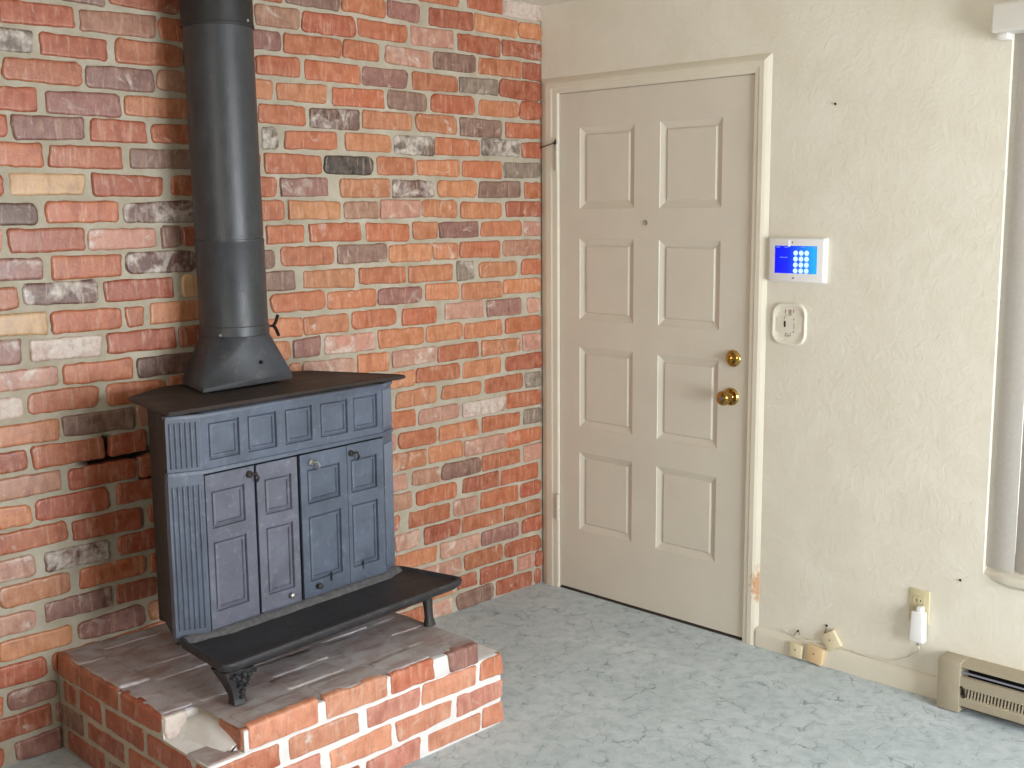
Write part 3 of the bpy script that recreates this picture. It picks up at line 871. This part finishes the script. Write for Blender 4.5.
mb = MB(); mb.lathe([(.006, -.002), (.006, .003), (0, .005)], 12, Matrix.Translation((.012, -.109, .066)) @ Matrix.Rotation(R(118), 4, 'X'))
mb.build('bolt', M_BLACK, hood)
def zt(z): return z - PZ
mb = MB()
mb.lathe([(PR - .004, HH - .006), (PR + .003, HH), (PR + .003, HH + .028), (PR, HH + .030), (PR, zt(1.512)), (PR + .0012, zt(1.514)), (PR + .0012, zt(1.522)), (PR - .002, zt(1.523)), (PR - .002, zt(1.54))], 56)
mb.build('pipe_section', M_PIPE, SP)
mb = MB()
mb.lathe([(PR - .004, zt(1.53)), (PR - .0008, zt(1.531)), (PR - .0008, zt(2.158)), (PR - .003, zt(2.16))], 56)
mb.build('pipe_section', M_PIPE, SP)
mb = MB()
mb.lathe([(PR - .004, zt(2.150)), (PR + .0035, zt(2.1505)), (PR + .0035, zt(2.158)), (PR + .002, zt(2.160)), (PR + .002, zt(Z_CEIL + .01))], 56)
up_sec = mb.build('pipe_section', M_PIPE2, SP)
for ang, z, nm in ((-72, 2.166, 0), (-150, 1.235, 1)):
    mb = MB()
    mb.lathe([(.005, -.003), (.005, .002), (0, .004)], 10, Matrix.Rotation(R(ang), 4, 'Z') @ Matrix.Translation((PR + .003, 0, zt(z))) @ Matrix.Rotation(R(90), 4, 'Y'))
    mb.build('screw', M_STEEL, SP)
# damper handle: a rod and two splayed spring grips
mb = MB()
zh = zt(1.241)
mb.tube([(PR - .01, -.01, zh), (PR + .040, -.016, zh)], .0040, 8)
for s in (1, -1):
    mb.tube([(PR + .036, -.016, zh), (PR + .044, -.018, zh + s * .012), (PR + .052, -.020, zh + s * .034)], .0055, 8)
mb.build('damper_handle', M_WIRE, SP)

# ------------------------------------------------------------------ alarm panel on the door wall
TW = Matrix(((0, 0, -1, 0), (-1, 0, 0, 0), (0, 1, 0, 0), (0, 0, 0, 1)))   # local x -> -y, y -> z, z -> out of the wall (-x)
AP = empty('alarm_panel', (0, -1.2075, 1.426))
tag(AP, 'white wall keypad with a lit blue touch screen beside the door', 'alarm panel')
def on_wall(x, y, z): return (-z, -x, y)
mb = MB(); mb.box(-.107, .107, -.0745, .0745, -.002, .020, .005, 3, TW); mb.box(-.110, .110, -.077, .077, -.002, .006, .003, 2, TW)
mb.build('housing', M_WHITE, AP)
def screen_mat():
    t = NT('blue_screen'); g = t.new('ShaderNodeTexCoord')
    s_ = t.new('ShaderNodeSeparateXYZ', {0: g.outputs['Object']})
    f = t.ramp(t.math('MULTIPLY', s_.outputs['Y'], -1), -.075, .070)
    cr = t.new('ShaderNodeValToRGB', {'Fac': f})
    e = cr.color_ramp.elements
    e[0].position = 0.; e[0].color = (*lin('#0810e6'), 1); e[1].position = 1.; e[1].color = (*lin('#1aa2f2'), 1)
    for p_, c_ in ((.30, '#0a22ff'), (.55, '#0a55f5'), (.80, '#0f80f0')):
        k = e.new(p_); k.color = (*lin(c_), 1)
    t.set(t.b, 'Emission Color', cr.outputs[0]); t.b.inputs['Emission Strength'].default_value = .95
    return t.out((.01, .01, .02), .12)
def lit(name, h, st):
    t = NT(name); t.b.inputs['Emission Color'].default_value = (*lin(h), 1); t.b.inputs['Emission Strength'].default_value = st
    return t.out((.05, .05, .05), .3)
mb = MB(); mb.box(-.082, .081, -.046, .049, .018, .0205, 0, 2, TW)
scr = mb.build('screen', screen_mat(), AP, smooth=False)
M_KEY = lit('screen_key_white', '#cfeeff', .85)
M_TXT = lit('screen_text_pale', '#5f8cff', .8)
for r_ in range(4):
    for c_ in range(3):
        mb = MB()
        mb.lathe([(.0088, .0204), (.0088, .0212), (0, .0213)], 20, TW @ Matrix.Translation((-.0005 + c_ * .0212, .0245 - r_ * .0203, 0)))
        mb.build('key', M_KEY, scr)
for (x0, x1, y_) in ((-.078, -.062, .044), (-.045, -.030, .044), (.02, .035, .045), (.066, .078, .044), (-.062, -.046, .009), (-.044, -.032, .009)):
    mb = MB(); mb.box(x0, x1, y_ - .0013, y_ + .0013, .0204, .0210, 0, 2, TW); mb.build('status_text', M_TXT, scr, smooth=False)
mb = MB(); mb.box(-.031, -.022, .046, .068, .0195, .0212, .0005, 1, TW); mb.build('logo_mark', lit('status_light', '#ffffff', .6), AP, smooth=False)
mb = MB(); mb.box(-.017, -.013, .058, .063, .0195, .0208, .0005, 1, TW); mb.build('sensor', M_BLACK, AP, smooth=False)
mb = MB(); mb.box(-.013, -.004, -.064, -.059, .0195, .0206, .0005, 1, TW); mb.build('home_mark', plain('grey_mark', '#77777a', .5), AP, smooth=False)

# painted mounting plate left from an old thermostat
TP = empty('mounting_plate', (0, -1.178, 1.202))
tag(TP, 'painted-over rounded mounting plate with bare screw holes below the keypad', 'wall plate')
mb = MB()
rp = rpoly([(-.067, -.074), (.067, -.074), (.067, .074), (-.067, .074)], .045, 8)
ri = lambda k: [(x * (1 - k / .067), y * (1 - k / .074)) for x, y in rp]
mb.loft([[TW @ Vector((x, y, z)) for x, y in ri(k)] for k, z in ((0, -.002), (0.001, .006), (.004, .008), (.009, .0075), (.013, .0045), (.03, .0045))])
mb.build('base_plate', M_PLASTER, TP)
mb = MB()
def blot(mb, x, y, w, h, d=.0052):
    mb.box(x - w * .65, x + w * .65, y - h * .6, y + h * .6, .003, d, .0012, 1, TW)
for q in ((-.014, .044, .0035, .012), (.017, .046, .003, .010), (-.011, .030, .003, .006), (.004, .033, .010, .004), (-.017, .022, .003, .007), (.020, .018, .0035, .006), (.019, -.026, .004, .006), (.021, -.006, .003, .018)):
    blot(mb, *q)
mb.build('scrape', plain('old_glue', '#7d7364', .8), TP, smooth=False)
mb = MB(); blot(mb, .004, .044, .010, .013); mb.build('bare_spot', plain('bare_pink_plaster', '#b08c7c', .9), TP, smooth=False)
mb = MB(); blot(mb, -.016, .0, .006, .018, .0054); mb.build('screw_hole', M_BLACK, TP, smooth=False)
mb = MB()
for q in ((-.008, -.034, .008, .004), (.0, -.041, .012, .004), (.007, -.034, .003, .010), (-.012, -.040, .004, .008)): blot(mb, *q)
mb.build('stamp_mark', plain('worn_stamp', '#8e8676', .8), TP, smooth=False)

# ------------------------------------------------------------------ outlet, adapter, cable, jacks
OP = empty('outlet_plate', (0, -1.694, .300))
tag(OP, 'almond electrical outlet plate above the white adapter on the door wall', 'outlet')
mb = MB(); mb.box(-.0345, .0345, -.057, .057, -.002, .006, .003, 2, TW); mb.build('cover_plate', M_ALMOND, OP)
for dy in (.020, -.020):
    mb = MB(); mb.box(-.017, .017, dy - .0145, dy + .0145, .005, .0085, .004, 2, TW)
    rc = mb.build('receptacle', M_ALMOND, OP)
    mb = MB(); mb.box(-.0075, -.005, dy - .004, dy + .006, .008, .0088, 0, 1, TW); mb.box(.005, .0075, dy - .003, dy + .005, .008, .0088, 0, 1, TW)
    mb.build('slot', M_BLACK, rc, smooth=False)
WA = empty('wall_adapter', (-.008, -1.7035, .2400))
tag(WA, 'white plug-in power adapter hanging in the almond outlet', 'adapter')
mb = MB(); mb.box(-.026, .026, -.054, .050, .002, .034, .007, 3, TW)
for v in mb.bm.verts:
    if v.co.z > .040: v.co.y *= .86; v.co.x = v.co.x * .92
adp = mb.build('case', M_WHITE, WA)
mb = MB(); mb.box(-.007, .015, .048, .068, .002, .026, .005, 2, TW); mb.build('hook_tab', M_WHITE, WA)
mb = MB(); mb.lathe([(.0042, -.012), (.0042, 0), (.003, .001)], 12, Matrix.Translation((-.018, -.002, -.054))); mb.build('strain_relief', plain('grey_relief', '#85807a', .5), WA)
def cable(name, pts, r, mat):
    cu = []
    P = [Vector(p) for p in pts]
    for i in range(len(P) - 1):
        p0, p1, p2, p3 = P[max(i - 1, 0)], P[i], P[i + 1], P[min(i + 2, len(P) - 1)]
        for k in range(8):
            t = k / 8
            cu.append(.5 * ((2 * p1) + (p2 - p0) * t + (2 * p0 - 5 * p1 + 4 * p2 - p3) * t * t + (3 * p1 - p0 - 3 * p2 + p3) * t ** 3))
    cu.append(P[-1])
    mb = MB(); mb.tube(cu, r, 8); return mb.build(name, mat)
cb = cable('cable', [(-.026, -1.7055, .176), (-.016, -1.706, .155), (-.0045, -1.675, .122), (-.004, -1.635, .098), (-.0045, -1.60, .086), (-.0045, -1.52, .082), (-.0045, -1.44, .086), (-.010, -1.405, .092)], .0026, M_TRIM)
tag(cb, 'thin cream cable run along the baseboard from the jacks to the white adapter', 'cable')
def jack(lab, y, z, w, h, rot, mat, x=-.012):
    rt_ = empty('phone_jack', (x, y, z)); tag(rt_, lab, 'phone jack')
    mm = TW @ Matrix.Rotation(R(rot), 4, 'Z')
    mb = MB(); mb.box(-w / 2, w / 2, -h / 2, h / 2, -.001, .018, .004, 2, mm)
    bx = mb.build('cover', mat, rt_)
    mb = MB(); mb.lathe([(.0032, .017), (.0032, .0185), (0, .019)], 10, mm @ Matrix.Translation((-.002, .004, 0))); mb.build('screw', plain('dull_screw', '#8e7d5e', .5, .5), rt_)
    mb = MB(); mb.box(-.006, .006, -h / 2 - .0005, -h / 2 + .006, .003, .011, 0, 1, mm); mb.build('socket', M_BLACK, rt_, smooth=False)
    return rt_
jack('pale cream phone jack low on the baseboard, nearest the door', -1.257, .034, .050, .050, -4, M_CREAM)
jack('peach toned phone jack on the baseboard, between the other two jacks', -1.331, .038, .064, .062, -8, M_TAN)
jack('tilted cream phone jack hanging above the baseboard, furthest from the door', -1.388, .103, .058, .062, 34, M_CREAM, -.003)
ca_ = cable('jack_wire', [(-.004, -1.185, .090), (-.004, -1.205, .086), (-.005, -1.225, .083), (-.012, -1.262, .075), (-.013, -1.31, .080), (-.011, -1.345, .088), (-.008, -1.362, .10)], .0022, M_PLASTER)
tag(ca_, 'cream phone wire running along the wall over the two lower jacks', 'wire')
for lab, pts in (('short bare wire end sticking up above the pale cream jack', [(-.010, -1.238, .080), (-.010, -1.246, .094), (-.009, -1.253, .101), (-.010, -1.262, .088)]),
                 ('thin grey wire end rising above the tilted cream jack', [(-.006, -1.352, .108), (-.007, -1.358, .126), (-.004, -1.362, .148)])):
    w_ = cable('wire_end', pts, .0016, plain('grey_wire', '#7b756c', .5)); tag(w_, lab, 'wire')
    e_ = pts[2]
    mb = MB(); mb.lathe([(.0, -.004), (.004, -.002), (.004, .003), (0, .005)], 8, Matrix.Translation((e_[0], e_[1], e_[2]))); mb.build('staple', M_WIRE, w_)

# small nails and hooks
def nail(y, z, lab, mat):
    mb = MB(); mb.lathe([(.0024, -.004), (.0024, .004), (.004, .0045), (.004, .006), (0, .0065)], 10, Matrix.Translation((0, y, z)) @ rot_in)
    o = mb.build('nail', mat); tag(o, lab, 'nail')
nail(-1.329, 1.943, 'small dark nail in the cream wall, high up right of the door', M_WIRE)
nail(-1.826, .419, 'small dark nail in the cream wall just below the window sill', M_WIRE)
HK = empty('hook_latch', (-.013, -.070, 1.868))
tag(HK, 'thin wire hook latch on the door casing above the upper hinge', 'hook')
mb = MB(); mb.tube([(-.004, .062, -.012), (-.010, .045, -.008), (-.010, .02, -.004), (-.010, -.012, .003), (-.009, -.020, .006), (-.004, -.022, .004)], .0022, 8); mb.build('hook', M_WIRE, HK)
mb = MB()
mb.tube([(.004, -.020, .012), (-.008, -.020, .012), (-.012, -.020, .006), (-.008, -.020, .0), (.004, -.020, .0)], .002, 8); mb.build('eye', M_WIRE, HK)
mb = MB(); mb.tube([(-.006, -.022, .022), (-.006, -.022, .006), (-.006, -.024, -.020)], .0024, 8); mb.build('shank', M_WIRE, HK)

# ------------------------------------------------------------------ baseboard heater
HT_ = empty('baseboard_heater', (0, -1.795, .0))
tag(HT_, 'beige electric baseboard heater under the window at the right edge', 'heater')
L_ = 1.5; XO = -.070
def seg(prof, y0, y1, mat, name, bev=0):
    mb = MB(); mb.loft([[(x, y, z) for x, z in prof] for y in (y0, y1)]); return mb.build(name, mat, HT_, smooth=False)
mb = MB(); mb.box(XO, .0, -.074, .0, .004, .172, .003); mb.build('end_cap', M_HEATER, HT_)
mb = MB(); mb.box(XO, .0, -L_ - .074, -L_, .004, .172, .003); mb.build('end_cap', M_HEATER, HT_)
seg([(0, .172), (XO + .004, .168), (XO + .002, .157), (XO + .008, .157), (XO + .010, .163), (0, .166)], -.073, -L_, M_HEATER, 'top_cover')
seg([(0, .165), (0, .004), (-.008, .004), (-.008, .165)], -.073, -L_, M_BLACK, 'back_panel')
seg([(XO + .010, .142), (XO + .004, .144), (XO + .004, .138), (XO + .010, .137)], -.073, -L_, plain('damper_steel', '#9a97a0', .35, .6), 'damper_strip')
seg([(XO + .012, .128), (XO + .002, .126), (XO + .002, .090), (XO + .012, .086), (XO + .014, .088)], -.073, -L_, M_HEATER, 'front_panel')
seg([(XO + .014, .062), (XO + .004, .058), (XO + .002, .054), (XO + .002, .030), (XO + .008, .026), (XO + .016, .028)], -.073, -L_, M_HEATER, 'lower_panel')
mb = MB(); mb.box(XO + .014, -.012, -L_, -.076, .020, .052); mb.build('element_tray', M_SIDE, HT_, smooth=False)
for k in range(70):
    y0 = -.086 - k * .0105
    mb = MB(); mb.box(XO + .006, -.015, y0 - .0042, y0, .054, .092)
    for v in mb.bm.verts: v.co.y -= (v.co.x - XO) * .12 + (v.co.z - .07) * .10
    mb.build('fin', M_FIN, HT_, smooth=False)
mb = MB(); mb.tube([(XO + .004, -.074, .088), (XO + .002, -.080, .094), (XO + .002, -.086, .086), (XO + .003, -.090, .062), (XO + .006, -.082, .056)], .003, 8); mb.build('wire_clip', M_WIRE, HT_)

# ------------------------------------------------------------------ vertical blind in the window
VB = empty('vertical_blind', (0, WY0, WZ1))
tag(VB, 'grey fabric vertical blind with a white valance at the right edge', 'blind')
mb = MB(); mb.box(-.085, -.004, -1.46, .033, -.047, .036, .008, 3); mb.build('valance', M_VINYL, VB)
mb = MB(); mb.box(-.055, -.003, -.006, .026, -.064, -.046, .003); mb.build('bracket', M_VINYL, VB)
mb = MB(); mb.box(.004, .030, -1.39, -.004, -.034, -.002, .003); mb.build('head_rail', M_VINYL, VB)
M_VANE = plain('grey_vane_fabric', '#b5b0a8', .8, var=.04, scale=90, bump=.2)
for k in range(15):
    yc = -.046 - k * .090
    mb = MB()
    th_ = R(82)
    prof = []
    for i in range(9):
        q = -1 + 2 * i / 8
        prof.append((q * .047, .008 * (1 - q * q)))
    pts = [(a * math.cos(th_) - b * math.sin(th_), a * math.sin(th_) + b * math.cos(th_)) for a, b in prof]
    pts2 = [(a * math.cos(th_) - (b + .0012) * math.sin(th_), a * math.sin(th_) + (b + .0012) * math.cos(th_)) for a, b in prof]
    ring = pts + pts2[::-1]
    mb.loft([[(.013 + b_ * 1.0, yc + a_, z) for b_, a_ in ring] for z in (-WZ1 + WZ0 + .022, -.035)])
    mb.build('vane', M_VANE, VB)
